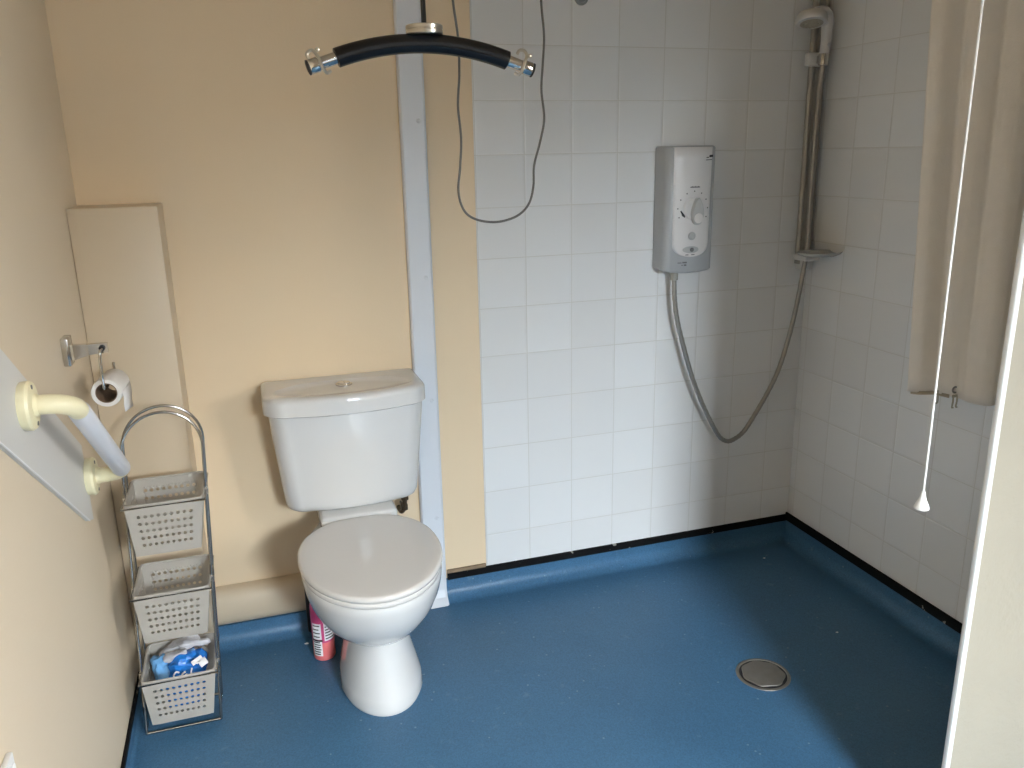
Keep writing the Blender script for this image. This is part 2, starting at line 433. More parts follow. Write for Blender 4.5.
def dshape(w, yf, yb, rc, bow, n=14, x0=-.587):
    """cistern plan: straight back, rounded front corners, bowed front"""
    P = [(x0-w, yb), (x0-w, yb+(yf+rc-yb)*.5), (x0-w, yf+rc+bow)]
    for k in range(1, n):
        a = PI+PI/2*k/n; P.append((x0-w+rc+rc*math.cos(a), yf+rc+bow+(rc)*math.sin(a)))
    for k in range(0, 21):
        u = -1+2*k/20; P.append((x0+u*(w-rc), yf+bow*u*u))
    for k in range(1, n):
        a = 1.5*PI+PI/2*k/n; P.append((x0+w-rc+rc*math.cos(a), yf+rc+bow+rc*math.sin(a)))
    P += [(x0+w, yf+rc+bow), (x0+w, yb+(yf+rc-yb)*.5), (x0+w, yb)]
    m = 16
    P += [(x0+w-2*w*k/m, yb) for k in range(1, m)]
    return P
bm = BM(); rings = []
for z, w, yf, rc in [(.444, .163, -.168, .045), (.447, .175, -.179, .045), (.454, .182, -.186, .046), (.468, .188, -.191, .047), (.49, .1905, -.194, .048),
                     (.60, .201, -.203, .05), (.68, .208, -.209, .05), (.750, .213, -.214, .05)]:
    rings.append([(x, y, z) for x, y in dshape(w, yf, -.022, rc, .016, x0=-.583)])
loft(bm, rings); obj('cistern', bm, 'ceramic', toilet, angle=55)
bm = BM(); rings = []
LW = .222
for ins, z in [(.004, .7435), (.0, .747), (0, .757), (0, .772)]+[(.016*(1-math.cos(PI/2*k/6)), .780+.016*math.sin(PI/2*k/6)) for k in range(7)]:
    rings.append([(x, y, z) for x, y in dshape(LW-ins, -.246+ins, -.014, .066, .022, x0=-.586)])
outer = rings[-1]; cx, cy = TX, -.122
def ell(ax, ay, z, yy=-.142):
    R = []
    for x, y, _ in outer:
        t = math.atan2((y-cy)/.1, (x-cx)/.2); R.append((cx+ax*math.cos(t), yy+ay*math.sin(t), z))
    return R
rings += [ell(.196, .080, .7965), ell(.191, .076, .7960), ell(.185, .071, .7930), ell(.12, .045, .7922), ell(.05, .02, .792)]
loft(bm, rings); cl = obj('cistern_lid', bm, 'ceramic', toilet, angle=40)
bm = BM(); lathe(bm, [(.0235, 0), (.0235, .0035), (.021, .005), (.019, .005)], (TX+.004, -.110, .792), (0, 0, 1), 32)
bt = obj('flush_button', bm, 'chrome', cl)
for sgn in (-1, 1):
    bm = BM(); pts = [(TX+.004+sgn*(.0012+.0165*math.sin(PI*k/12)), -.110-.0165*math.cos(PI*k/12)) for k in range(13)]
    prism(bm, pts, .796, .7995, .001); obj('push_half', bm, 'chrome', bt)

# supply valve under the cistern
vt = thing('supply_valve', 'dark tarnished water valve and pipe under the right end of the cistern', 'valve', (-.425, -.06, .3))
bm = BM(); tube(bm, cat([(-.422, -.06, .443), (-.422, -.06, .40), (-.425, -.06, .37), (-.43, -.045, .352), (-.432, -.02, .348), (-.432, -.0006, .348)], 6), .0075, 12); obj('pipe', bm, 'brass', vt)
bm = BM(); lathe(bm, [(.008, 0), (.0125, .002), (.0125, .018), (.008, .02)], (-.422, -.06, .395), (0, 0, 1), 6); lathe(bm, [(.008, 0), (.0115, .002), (.0115, .02), (.008, .022)], (-.4245, -.06, .362), (0, 0, 1), 6)
box(bm, (-.436, -.073, .377), (-.430, -.047, .390), .002); obj('compression_nut', bm, 'brass', vt)

# ------------------------------------------------------------------ pink bottle behind the toilet
BX, BY = -.706, -.193
bt = thing('spray_bottle', 'pink and coral bottle with white labels on the floor behind the toilet bowl', 'bottle', (BX, BY, .0))
bm = BM(); lathe(bm, [(.026, .0008), (.029, .001), (.0312, .005), (.0315, .060)], (BX, BY, 0), seg=40, cap=(True, False))
obj('base_body', bm, 'coral', bt)
bm = BM(); lathe(bm, [(.0315, .060), (.0315, .165), (.030, .175), (.024, .184), (.014, .19)], (BX, BY, 0), seg=40, cap=(False, True)); obj('body', bm, 'pink', bt)
bm = BM(); lathe(bm, [(.013, .19), (.013, .205), (.017, .206), (.017, .228), (.014, .231)], (BX, BY, 0), seg=24); obj('cap', bm, 'white', bt)
def wrap(b, a0, a1, z0, z1, r, n=12, tilt=0):
    A = [math.radians(a0+(a1-a0)*k/n) for k in range(n+1)]
    lo = [(BX+r*math.cos(a), BY+r*math.sin(a), z0+tilt*k/n) for k, a in enumerate(A)]
    hi = [(BX+r*math.cos(a), BY+r*math.sin(a), z1+tilt*k/n) for k, a in enumerate(A)]
    rl = [(BX+(r-.0012)*math.cos(a), BY+(r-.0012)*math.sin(a), z) for a, z in zip(A, [p[2] for p in lo])]
    rh = [(BX+(r-.0012)*math.cos(a), BY+(r-.0012)*math.sin(a), z) for a, z in zip(A, [p[2] for p in hi])]
    loft(b, [lo, hi, rh, rl, lo], (False, False), closed=False)
for z0, z1, a0, a1, nl in ((.072, .122, 206, 258, 4), (.018, .066, 206, 258, 6), (.066, .125, 272, 340, 6)):
    bm = BM(); wrap(bm, a0, a1, z0, z1, .0322); lb = obj('label', bm, 'white', bt)
    bm = BM()
    for k in range(nl):
        zz = z0+(z1-z0)*(k+.6)/(nl+.3); wrap(bm, a0+5, a1-6-random.random()*10, zz, zz+.0032, .0326)
    obj('print', bm, 'black', lb)
bm = BM(); wrap(bm, 203, 262, .0655, .0705, .0323); obj('band', bm, 'black', bt)

# ------------------------------------------------------------------ wire rack with three baskets
RX0, RX1, RYF, RYB = -1.172, -.992, -.395, -.285
LEAN = .050
def ln(p): return V((p[0]+LEAN*p[2], p[1], p[2]))
rack = thing('wire_rack', 'tall arched chrome wire rack with three perforated frosted baskets by the left wall', 'rack', (-1.08, -.34, 0))
w = .0034
for Ya, Yt, ztop in ((RYF, -.368, .840), (RYB, -.335, .846)):
    Y = 0
    pts = [(RX0, Y, .0045)]; cxr = (RX0+RX1)/2; rr = (RX1-RX0)/2; zc = ztop-rr*1.02
    for z in (.1, .2, .3, .4, .5, .6, .7): pts.append((RX0, Y, z))
    for k in range(0, 25):
        a = PI-PI*k/24; pts.append((cxr+rr*math.cos(a), Y, zc+rr*1.02*math.sin(a)))
    for z in (.7, .6, .5, .4, .3, .2, .1, .0045): pts.append((RX1, Y, z))
    pts = [(x, Ya+(Yt-Ya)*z/ztop, z) for x, _, z in pts]
    bm = BM(); tube(bm, [ln(p) for p in pts], w, 10); obj('hoop', bm, 'wire', rack)
bm = BM(); tube(bm, [ln(p) for p in [(RX0, RYF, .0045), (RX1, RYF, .0045), (RX1, RYB, .0045), (RX0, RYB, .0045)]], w, 10, closed=True); obj('base_wire', bm, 'wire', rack)

def perf_panel(b, p00, p10, p11, p01, nx, nz, mx=.14, mz=.16, hole=.32):
    """flat quad panel with a grid of octagonal holes; corners go bottom-left, bottom-right, top-right, top-left"""
    p00, p10, p11, p01 = map(V, (p00, p10, p11, p01))
    Pt = lambda u, v: (p00*(1-u)+p10*u)*(1-v)+(p01*(1-u)+p11*u)*v
    us = [0]+[mx+(1-2*mx)*k/nx for k in range(nx+1)]+[1]
    vs = [0]+[mz+(1-2*mz)*k/nz for k in range(nz+1)]+[1]
    for i in range(len(us)-1):
        for j in range(len(vs)-1):
            u0, u1, v0, v1 = us[i], us[i+1], vs[j], vs[j+1]
            if 0 < i < len(us)-2 and 0 < j < len(vs)-2:
                uc, vc = (u0+u1)/2, (v0+v1)/2; du, dv = (u1-u0), (v1-v0)
                L = (Pt(u1, vc)-Pt(u0, vc)).length; H = (Pt(uc, v1)-Pt(uc, v0)).length
                r = hole*min(L, H); o = [(u1, vc), (u1, v1), (uc, v1), (u0, v1), (u0, vc), (u0, v0), (uc, v0), (u1, v0)]
                inn = [b.verts.new(Pt(uc+du*r/L*math.cos(PI/4*k), vc+dv*r/H*math.sin(PI/4*k))) for k in range(8)]
                out = [b.verts.new(Pt(*q)) for q in o]
                for k in range(8):
                    b.faces.new((out[k], out[(k+1) % 8], inn[(k+1) % 8], inn[k]))
            else:
                b.faces.new([b.verts.new(Pt(*q)) for q in ((u0, v0), (u1, v0), (u1, v1), (u0, v1))])

def basket(zt, h=.135):
    x0, x1, yf, yb = RX0+.005, RX1-.005, -.438, -.262
    xa, xb, ya, yc = x0+.014, x1-.012, yf+.022, yb-.022
    T = [ln((x0, yf, zt)), ln((x1, yf, zt)), ln((x1, yb, zt)), ln((x0, yb, zt))]
    B = [ln((xa, ya, zt-h)), ln((xb, ya, zt-h)), ln((xb, yc, zt-h)), ln((xa, yc, zt-h))]
    b = BM()
    for k, n in ((0, 9), (1, 8), (2, 9), (3, 8)):
        j = (k+1) % 4; perf_panel(b, B[k], B[j], T[j], T[k], n, 5, .11, .14)
    b.faces.new([b.verts.new(p) for p in B])
    bmesh.ops.remove_doubles(b, verts=b.verts, dist=1e-5)
    o = obj('basket', b, 'basket', rack, smooth=False)
    md = o.modifiers.new('thickness', 'SOLIDIFY'); md.thickness = .0022; md.offset = 0
    # rolled rim
    rb = BM(); rim = []
    for k in range(4):
        a, c, d = T[k-1], T[k], T[(k+1) % 4]
        for t in (0, .5, 1):
            q = c+(a-c).normalized()*.014*(1-t)**2+(d-c).normalized()*.014*t**2
            rim.append(q+V((0, 0, .001)))
    tube(rb, rim, .0033, 8, closed=True); obj('rim', rb, 'basket', o)
    wb = BM()
    ring = [ln((x0-.006, yf-.006, zt-.002)), ln((x1+.006, yf-.006, zt-.002)), ln((x1+.006, yb+.004, zt-.007)), ln((x0-.006, yb+.004, zt-.007))]
    tube(wb, ring, .0029, 8, closed=True); obj('support_ring', wb, 'wire', rack)
    for X in (RX0, RX1):
        cb = BM(); p = ln((X, RYF+.027*zt/.84, zt-.007)); lathe(cb, [(.0058, -.009), (.0066, -.006), (.0066, .006), (.0058, .009)], p, (LEAN, 0, 1), 12); obj('clip', cb, 'chrome', rack)
    return o
for zt in (.176, .408, .640): basket(zt)

# wet-wipe packet crammed in the bottom basket
pk = thing('wipes_packet', 'crumpled bright blue plastic wipes packet in the bottom basket of the rack', 'packet', (-1.06, -.35, .05))
def blob(bm, c, rx, ry, rz, amp, seed, rot=None, n=48, m=30, pw=.55):
    rings = []
    for j in range(1, m):
        ph = -PI/2+PI*j/m; row = []
        for i in range(n):
            th = 2*PI*i/n
            cx_, sx_ = math.cos(th), math.sin(th)
            q = V((math.copysign(abs(cx_)**pw, cx_)*math.cos(ph)**pw*rx, math.copysign(abs(sx_)**pw, sx_)*math.cos(ph)**pw*ry, math.copysign(abs(math.sin(ph))**pw, math.sin(ph))*rz))
            d = noise.noise(q*28+V((seed, 0, 0)))*amp+noise.noise(q*70+V((0, seed, 0)))*amp*.8
            q = q+q.normalized()*d
            if rot: q = rot @ q
            row.append(V(c)+q)
        rings.append(row)
    return loft(bm, rings)
R1 = Matrix.Rotation(-.35, 3, 'X') @ Matrix.Rotation(.18, 3, 'Y')
bm = BM(); blob(bm, (-1.068, -.350, .116), .048, .044, .068, .012, 3, R1); obj('pouch', bm, 'blue', pk, angle=18)
R2 = Matrix.Rotation(-.55, 3, 'X') @ Matrix.Rotation(-.35, 3, 'Y')
bm = BM(); blob(bm, (-1.112, -.338, .128), .026, .028, .055, .010, 9, R2); obj('folded_side', bm, 'paleblue', pk, angle=18)
bm = BM()
for (c, s, sd) in (((-1.078, -.300, .181), (.048, .020, .012), 5), ((-1.040, -.318, .192), (.012, .038, .009), 11), ((-1.085, -.345, .184), (.030, .013, .007), 15)):
    blob(bm, c, *s, .009, sd, Matrix.Rotation(.15*sd, 3, 'Z') if sd == 11 else Matrix.Rotation(-.3, 3, 'Y'))
obj('loose_film', bm, 'film', pk, angle=18)
# white script on the upper face, small white label blocks
def stroke(b, pts, r=.0021): tube(b, cat(pts, 6), r, 6)
bm = BM(); oy = -.402
stroke(bm, [(-1.075, oy-.002, .168), (-1.082, oy-.004, .172), (-1.088, oy-.005, .163), (-1.084, oy-.006, .154), (-1.074, oy-.006, .157)])
stroke(bm, [(-1.060, oy-.003, .168), (-1.068, oy-.005, .163), (-1.066, oy-.006, .156), (-1.058, oy-.005, .161), (-1.056, oy-.006, .155), (-1.050, oy-.006, .158)])
stroke(bm, [(-1.044, oy-.002, .174), (-1.047, oy-.005, .162), (-1.041, oy-.006, .157)])
obj('script', bm, 'white', pk)
bm = BM()
for dx, dz, sx, sz in ((-.006, 0, .014, .006), (.003, -.013, .010, .009), (.001, -.006, .012, .0025)):
    box(bm, (-1.026+dx-sx, -.388-.003, .186+dz-sz), (-1.026+dx+sx, -.388, .186+dz+sz), .0008, 1, Matrix.Translation((-1.026, -.388, .186)) @ Matrix.Rotation(-.75, 4, 'X') @ Matrix.Rotation(-.5, 4, 'Y') @ Matrix.Translation((1.026, .388, -.186)))
obj('printed_label', bm, 'white', pk)

# ------------------------------------------------------------------ grab rail and its backing panel
dirv = V((0, .821, -.571)); perp = V((0, -.571, -.821))      # along the rail / downwards across it
F1, F2 = V((XL, -.850, 1.012)), V((XL, -.445, .730))
PT = .008
bm = BM()
def pp(a, p): q = F2+dirv*a+perp*p; return (q.y, q.z)
a_, b_ = pp(-1.75, -.060), pp(-1.75, .100)
yend = -.452
def at_y(y, p):
    q0 = F2+perp*p; t = (y-q0.y)/dirv.y; return (y, (q0+dirv*t).z)
outl = [a_, at_y(yend, -.060), at_y(yend-.004, .088), at_y(yend-.05, .100), b_]
loft(bm, [[(XL+.0005, y, z) for y, z in outl], [(XL+PT-.002, y, z) for y, z in outl], [(XL+PT, y*1.0, z+(.0012 if i > 1 else -.0012)) for i, (y, z) in enumerate(outl)]])
bp_ = obj('rail_backing_panel', bm, 'panel', smooth=False); tag(bp_, 'pale grey sloping backing board on the left wall behind the grab rail', 'panel')
bm = BM()
e0, e1 = V((XL+PT+.001, *pp(-1.75, .100))), V((XL+PT+.001, *at_y(yend-.05, .100)))
tube(bm, [e0, e1], .0016, 8); eb = obj('lit_edge', bm, 'white', bp_)  # white tube paints the light caught on the board's lower edge

gr = thing('grab_rail', 'sloping grab rail with pale grey grip and cream ends on the left wall', 'grab rail', (XL+.05, -.58, .85))
XA = XL+.084
for Fp, s in ((F1, 1), (F2, -1)):
    bm = BM(); o0 = Fp+V((PT, 0, 0))
    lathe(bm, [(.041, 0), (.042, .003), (.043, .013), (.040, .0175), (.030, .019), (.021, .0195), (.0185, .025)], o0, (1, 0, 0), 36)
    fl = obj('flange', bm, 'railcream', gr)
    bm = BM(); lathe(bm, [(.004, 0), (.004, .003)], o0+V((.0165, 0, -.032)), (1, 0, 0), 12); obj('screw', bm, 'greyprint', fl)
    bm = BM(); lathe(bm, [(.004, 0), (.004, .003)], o0+V((.0165, 0, .032)), (1, 0, 0), 12); obj('screw', bm, 'greyprint', fl)
    # elbow from the wall turning to the rail direction
    c = []; R = .042
    st = o0+V((.014, 0, 0)); turn = V((XA-R, Fp.y, Fp.z))
    c.append(st); c.append((st+turn)/2)
    for k in range(9):
        a = PI/2*k/8; c.append(turn+V((R*math.sin(a), 0, 0))+dirv*s*R*(1-math.cos(a)))
    c.append(c[-1]+dirv*s*(.015 if s > 0 else .004))
    bm = BM(); tube(bm, c, .0172, 20); obj('elbow', bm, 'railcream', gr)
g0 = V((XA, F1.y, F1.z))+dirv*.046; g1 = V((XA, F2.y, F2.z))-dirv*.030
rings = []; x, y, d = frame_of(g1-g0); L = (g1-g0).length; n = 40
def flute(r, k): return r*(1+.035*math.cos(12*2*PI*k/n))
bm = BM()
for t, r in ((0, .0165), (.006, .0192), (L-.016, .0195), (L-.006, .0185), (L, .014)):
    rings.append([g0+d*t+(x*math.cos(2*PI*k/n)+y*math.sin(2*PI*k/n))*r for k in range(n)])
loft(bm, rings); obj('grip', bm, 'railwhite', gr, angle=40)

# ------------------------------------------------------------------ toilet roll holder and roll
HY, HZ = -.432, 1.017
th = thing('toilet_roll_holder', 'chrome toilet roll holder with hanging hook on the left wall above the grab rail', 'roll holder', (XL, HY, HZ))
bm = BM(); box(bm, (XL+.0005, HY-.022, HZ-.031), (XL+.016, HY+.022, HZ+.031), .003); obj('wall_plate', bm, 'chrome', th)
bm = BM(); rings = []
for X, hy, z0, z1 in ((XL+.010, .014, -.024, .018), (XL+.02, .008, -.021, .012), (XL+.05, .0065, -.012, .011), (XL+.088, .006, -.010, .011)):
    rings.append([(X, HY-hy, HZ+z0), (X, HY+hy, HZ+z0), (X, HY+hy, HZ+z1), (X, HY-hy, HZ+z1)])
loft(bm, rings); obj('arm', bm, 'chrome', th, smooth=False)
bm = BM(); lathe(bm, [(.0055, -.013), (.0065, -.011), (.0065, .011), (.0055, .013)], (XL+.077, HY, HZ+.001), (0, 1, 0), 16); obj('pivot', bm, 'black', th)
RC = V((-1.130, -.392, .917)); RA = V((.06, 1, 0)).normalized()   # roll centre and axis
near, far = RC-RA*.060, RC+RA*.060
bm = BM()
hook = [V((XL+.077, HY-.012, HZ)), V((XL+.074, HY-.020, HZ-.006)), V((XL+.072, HY-.022, HZ-.03)), near+V((0, -.004, .045)), near+V((0, -.001, .022)), near+RA*.006+V((0, 0, .0115)), RC+V((0, 0, .0115)), far-RA*.004+V((0, 0, .0115)), far+V((0, .001, .022)), far+V((0, .001, .044))]
tube(bm, cat(hook, 7), .0032, 10); obj('hook', bm, 'chrome', th)
rl = thing('toilet_roll', 'nearly finished white toilet roll hanging from the chrome holder', 'toilet roll', RC)
bm = BM(); lathe(bm, [(.0225, -.050), (.0305, -.050), (.0315, -.048), (.0315, .048), (.0305, .050), (.0225, .050), (.0225, -.050)], RC, RA, 40, (False, False)); obj('paper', bm, 'paper', rl, angle=30)
bm = BM(); lathe(bm, [(.0205, -.0495), (.0224, -.0495), (.0224, .0495), (.0205, .0495), (.0205, -.0495)], RC, RA, 40, (False, False)); obj('cardboard_core', bm, 'card', rl, angle=30)
side = V((RA.y, -RA.x, 0))
bm = BM(); rows = []
for k in range(7):
    dz = -.008*k; q = side*(.0318+.001*math.sin(k)); rows.append([RC+q-RA*.046*(1-.012*k)+V((0, 0, dz)), RC+q+RA*.046+V((0, 0, dz-.002*k))])
loft(bm, rows, (False, False), closed=False); o = obj('loose_sheet', bm, 'paper', rl); md = o.modifiers.new('t', 'SOLIDIFY'); md.thickness = .0006

# ------------------------------------------------------------------ hoist spreader bar and strap
HYb = -.85; HX = -.4755
hb = thing('hoist_spreader_bar', 'curved black padded hoist bar with chrome hook ends hanging above the toilet', 'hoist bar', (HX, HYb, 1.60))
Rb = .470; zc0 = 1.5985-Rb          # arc circle
def arc(a): return V((HX+Rb*math.sin(a), HYb, zc0+Rb*math.cos(a)))
bm = BM(); n = 36
A_ = math.asin(.1535/Rb)
pts = [arc(-A_+2*A_*k/n) for k in range(n+1)]
pts = [pts[0]-(pts[1]-pts[0]).normalized()*.001]+pts+[pts[-1]+(pts[-1]-pts[-2]).normalized()*.001]
tube(bm, pts, lambda t: .0145 if t in (0, 1) else .0165, 24); obj('padded_sleeve', bm, 'foam', hb, angle=50)
for s in (-1, 1):
    p0 = arc(s*A_); dd = (arc(s*A_)-arc(s*(A_-.02))).normalized()
    bm = BM(); tube(bm, [p0-dd*.02, p0+dd*.043], .0105, 24)
    te = obj('tube_end', bm, 'chrome', hb)
    bm = BM(); lathe(bm, [(.0105, 0), (.0128, .001), (.0128, .015), (.0118, .017)], p0+dd*.0325, dd, 28); obj('collar', bm, 'chrome', te)
    bm = BM(); lathe(bm, [(.0122, 0), (.0128, .001), (.0128, .003), (.009, .0042)], p0+dd*.0495, dd, 28); obj('end_cap', bm, 'black', te)
    # sprung hook through the tube
    hp = p0+dd*.030; up = V((0, 0, 1)) - dd*dd.z; up.normalize()
    bm = BM()
    q = [hp-up*.0165-dd*s*0-dd*.012+V((0, -.006, 0)), hp-up*.0175-dd*.004+V((0, -.008, 0)), hp-up*.006+V((0, -.0125, 0)), hp+up*.008+V((0, -.011, 0)), hp+up*.019+dd*.002+V((0, -.006, 0)), hp+up*.026+dd*(-.004)+V((0, -.004, 0)), hp+up*.024-dd*.013+V((0, -.004, 0)), hp+up*.016-dd*.016+V((0, -.004, 0))]
    if s < 0: q = q[:5]+[hp+up*.024+dd*.006+V((0, -.004, 0)), hp+up*.021+dd*.015+V((0, -.004, 0)), hp+up*.012+dd*.016+V((0, -.004, 0))]
    tube(bm, cat(q, 6), .0029, 8)
    lathe(bm, [(.001, -.004), (.0035, -.003), (.004, 0), (.0035, .003), (.001, .004)], hp+up*.022+dd*s*.008*(-1 if s < 0 else 1)-dd*(.012 if s < 0 else -.001), (0, 1, 0), 14)
    obj('hook', bm, 'nickel', te)
bm = BM(); lathe(bm, [(.030, 0), (.0325, .0015), (.0325, .0065), (.0315, .0072), (.0315, .0085), (.0325, .0092), (.0325, .0145), (.031, .016)], (HX+.002, HYb, 1.6125), (0, 0, 1), 48); obj('swivel_disc', bm, 'nickel', hb, angle=25)
bm = BM(); lathe(bm, [(.006, 0), (.006, .02)], (HX+.002, HYb, 1.598), (0, 0, 1), 16); obj('bolt', bm, 'nickel', hb)
bm = BM(); rings = []
for z, hw in ((1.628, .0030), (1.66, .0028), (1.70, .0022), (1.80, .0022), (ZC-.001, .0022)):
    dx = .002-.01*(z-1.628)*.3
    rings.append([(HX+dx-hw, HYb-.007, z), (HX+dx+hw, HYb-.007, z), (HX+dx+hw, HYb+.007, z), (HX+dx-hw, HYb+.007, z)])
loft(bm, rings); obj('lifting_strap', bm, 'strap', hb, smooth=False)

# handset cable loop
cl_pts = [(-.40, -.75, ZC), (-.398, -.75, 2.0), (-.397, -.75, 1.75), (-.394, -.75, 1.688), (-.386, -.75, 1.618), (-.3865, -.75, 1.555), (-.391, -.75, 1.50), (-.387, -.75, 1.44), (-.391, -.75, 1.385), (-.396, -.75, 1.345), (-.392, -.75, 1.315), (-.378, -.75, 1.292), (-.350, -.75, 1.279), (-.311, -.75, 1.276), (-.272, -.75, 1.287), (-.248, -.75, 1.31), (-.238, -.75, 1.345), (-.236, -.75, 1.385), (-.223, -.75, 1.43), (-.2135, -.75, 1.475), (-.219, -.75, 1.53), (-.2155, -.75, 1.58), (-.2125, -.75, 1.63), (-.218, -.75, 1.694), (-.222, -.75, 1.80), (-.225, -.75, 2.1), (-.225, -.75, ZC)]
bm = BM(); tube(bm, cat(cl_pts, 8), .0024, 8); o = obj('handset_cable', bm, 'cable')
tag(o, 'thin grey cable hanging in a long loop behind the hoist bar', 'cable')

# ------------------------------------------------------------------ electric shower unit
SX0, SX1, SZ0, SZ1 = .426, .600, 1.045, 1.421
SC = (SX0+SX1)/2
sh = thing('electric_shower', 'grey and white electric shower unit with round dial on the back tiles', 'shower unit', (SC, -.009, SZ0))
def sfront(x):   # bowed front surface
    u = (x-SC)/((SX1-SX0)/2); return -.097+.022*u*u
def prof_case(ins=0, fy=0):
    P = [(SX0+ins, -.0095), (SX0+ins, -.045)]
    for k in range(9):
        a = PI+PI/2*k/8; r = .026; P.append((SX0+ins+r+r*math.cos(a), sfront(SX0+.03)+.026+r*math.sin(a)*1.0+ins+fy))
    for k in range(1, 12):
        x = SX0+.03+(SX1-SX0-.06)*k/12; P.append((x, sfront(x)+ins+fy))
    for k in range(9):
        a = 1.5*PI+PI/2*k/8; r = .026; P.append((SX1-ins-r+r*math.cos(a), sfront(SX1-.03)+.026+r*math.sin(a)+ins+fy))
    P += [(SX1-ins, -.045), (SX1-ins, -.0095)]
    return P
bm = BM(); rings = []
for z, ins in ((SZ0, .008), (SZ0+.003, .003), (SZ0+.008, 0), (SZ0+.1, 0), (SZ1-.006, 0), (SZ1-.002, .002), (SZ1, .006)):
    k_ = (z-SZ0)/(SZ1-SZ0)
    rg = []
    for x, y in prof_case(ins):
        rg.append((x, y, z-(.010*max(0, (-y-.045)/.05) if k_ < .05 else 0)))
    rings.append(rg)
loft(bm, rings); obj('case', bm, 'heater', sh, angle=40)
# glossy white front panel with rounded foot, following the bow
PX0, PX1, PZ0, PZ1 = .443, .584, 1.088, SZ1-.004
def panel_mesh(x0, x1, z0, z1, rz, lift, taper=.006, nx=16):
    b = BM(); zs = []
    for k in range(13): zs.append(z0+rz*(1-math.cos(PI/2*k/12)))
    for k in range(1, 9): zs.append(z0+rz+(z1-z0-rz)*k/8)
    front, back = [], []
    xc, hw = (x0+x1)/2, (x1-x0)/2
    rows = []
    for z in zs:
        f = 1 if z > z0+rz else max(.12, (1-((z0+rz-z)/rz)**2.4)**(1/2.4))
        tp = taper*(z1-z)/(z1-z0)
        row = []
        for i in range(nx+1):
            u = -1+2*i/nx; x = xc+u*(hw-tp)*f
            ed = 0 if abs(u) < .999 else .0022
            row.append((x, sfront(x)-lift+ed, z))
        rows.append(row)
    loft(b, rows, (False, False), closed=False); return b
o = obj('front_panel', panel_mesh(PX0, PX1, PZ0, PZ1, .045, .0035), 'heaterwhite', sh); md = o.modifiers.new('t', 'SOLIDIFY'); md.thickness = .004; md.offset = -1
fy = lambda x: sfront(x)-.0036
DX, DZ = .517, 1.226
bm = BM(); lathe(bm, [(.034, -.002), (.034, .003), (.031, .006), (.027, .0065)], (DX-.004, fy(DX)+.001, DZ+.008), (0, -1, 0), 40); dl = obj('dial', bm, 'heaterwhite', sh)
bm = BM(); tp = []
for k in range(36):
    t = 2*PI*k/36; s_ = math.sin(t); r_ = .020*(1-.30*max(0, s_)); tp.append((DX+.004+r_*math.cos(t), DZ-.004+(.046 if s_ > 0 else .036)*s_))
loft(bm, [[(x, fy(DX)-.004, z) for x, z in tp], [(x, fy(DX)-.017, z) for x, z in tp], [(DX+.004+(x-DX-.004)*.85, fy(DX)-.020, DZ+(z-DZ)*.9) for x, z in tp]])
kn = obj('lever_knob', bm, 'dial', dl)
bm = BM(); lathe(bm, [(.0150, 0), (.0150, .002), (.012, .003)], (DX+.004, fy(DX)-.0195, DZ-.019), (0, -1, 0), 28); obj('knob_disc', bm, 'heaterwhite', kn)
bm = BM()
for k in range(9):
    a = math.radians(-25+230*k/8); x = DX-.002+.052*math.cos(a); z = DZ+.006+.055*math.sin(a)
    bm = BM(); lathe(bm, [(.0022, 0), (.0022, .0014)], (x, fy(x)+.0006, z), (0, -1, 0), 10); obj('dial_mark', bm, 'greyprint', sh)
bm = BM(); wed = [(DX-.046, DZ+.002), (DX-.044, DZ+.004), (DX-.031, DZ-.012), (DX-.032, DZ-.018), (DX-.040, DZ-.012)]
loft(bm, [[(x, fy(x)+.0008, z) for x, z in wed], [(x, fy(x)-.0018, z) for x, z in wed]]); obj('pointer_mark', bm, 'black', sh, smooth=False)
def flatprint(b, x0, x1, z0, z1, slant=0, lift=.0012):
    loft(b, [[(x0, fy(x0)-lift, z0), (x1, fy(x1)-lift, z0+slant), (x1, fy(x1)-lift, z1+slant), (x0, fy(x0)-lift, z1)], [(x0, fy(x0)+.001, z0), (x1, fy(x1)+.001, z0+slant), (x1, fy(x1)+.001, z1+slant), (x0, fy(x0)+.001, z1)]])
bm = BM()
for k in range(10): flatprint(bm, .500+.0034*k, .5026+.0034*k, 1.2975, 1.3005+.0008*(k % 3))
obj('heading_print', bm, 'greyprint', sh, smooth=False)
bm = BM(); flatprint(bm, .566, .581, 1.386, 1.3925, .001); flatprint(bm, .554, .563, 1.384, 1.3865, .001); lg = obj('logo', bm, 'black', sh, smooth=False)
bm = BM(); flatprint(bm, .552, .577, 1.377, 1.3795, .001); obj('logo_line', bm, 'greyprint', lg, smooth=False)
bm = BM(); lathe(bm, [(.0125, 0), (.0125, .003), (.010, .0045), (.007, .003), (.006, .004)], (.511, fy(.511)+.0005, 1.152), (0, -1, 0), 28); obj('start_button', bm, 'dial', sh)
bm = BM(); el = [(.509+.027*math.cos(2*PI*k/32), 1.110+.0105*math.sin(2*PI*k/32)) for k in range(32)]
loft(bm, [[(x, fy(x)+.001, z) for x, z in el], [(x, fy(x)-.003, z) for x, z in el], [(.509+(x-.509)*.9, fy(x)-.004, 1.11+(z-1.11)*.85) for x, z in el]]); sb = obj('stop_button', bm, 'dial', sh)
bm = BM(); lathe(bm, [(.0065, 0), (.0065, .002), (.0045, .0025)], (.511, fy(.511)-.0035, 1.110), (0, -1, 0), 20); obj('button_ring', bm, 'greyprint', sb)
bm = BM(); flatprint(bm, .492, .502, 1.093, 1.0955); flatprint(bm, .512, .523, 1.093, 1.0955); obj('button_print', bm, 'greyprint', sh, smooth=False)
bm = BM()
fy0 = fy; fy = lambda x: sfront(x)
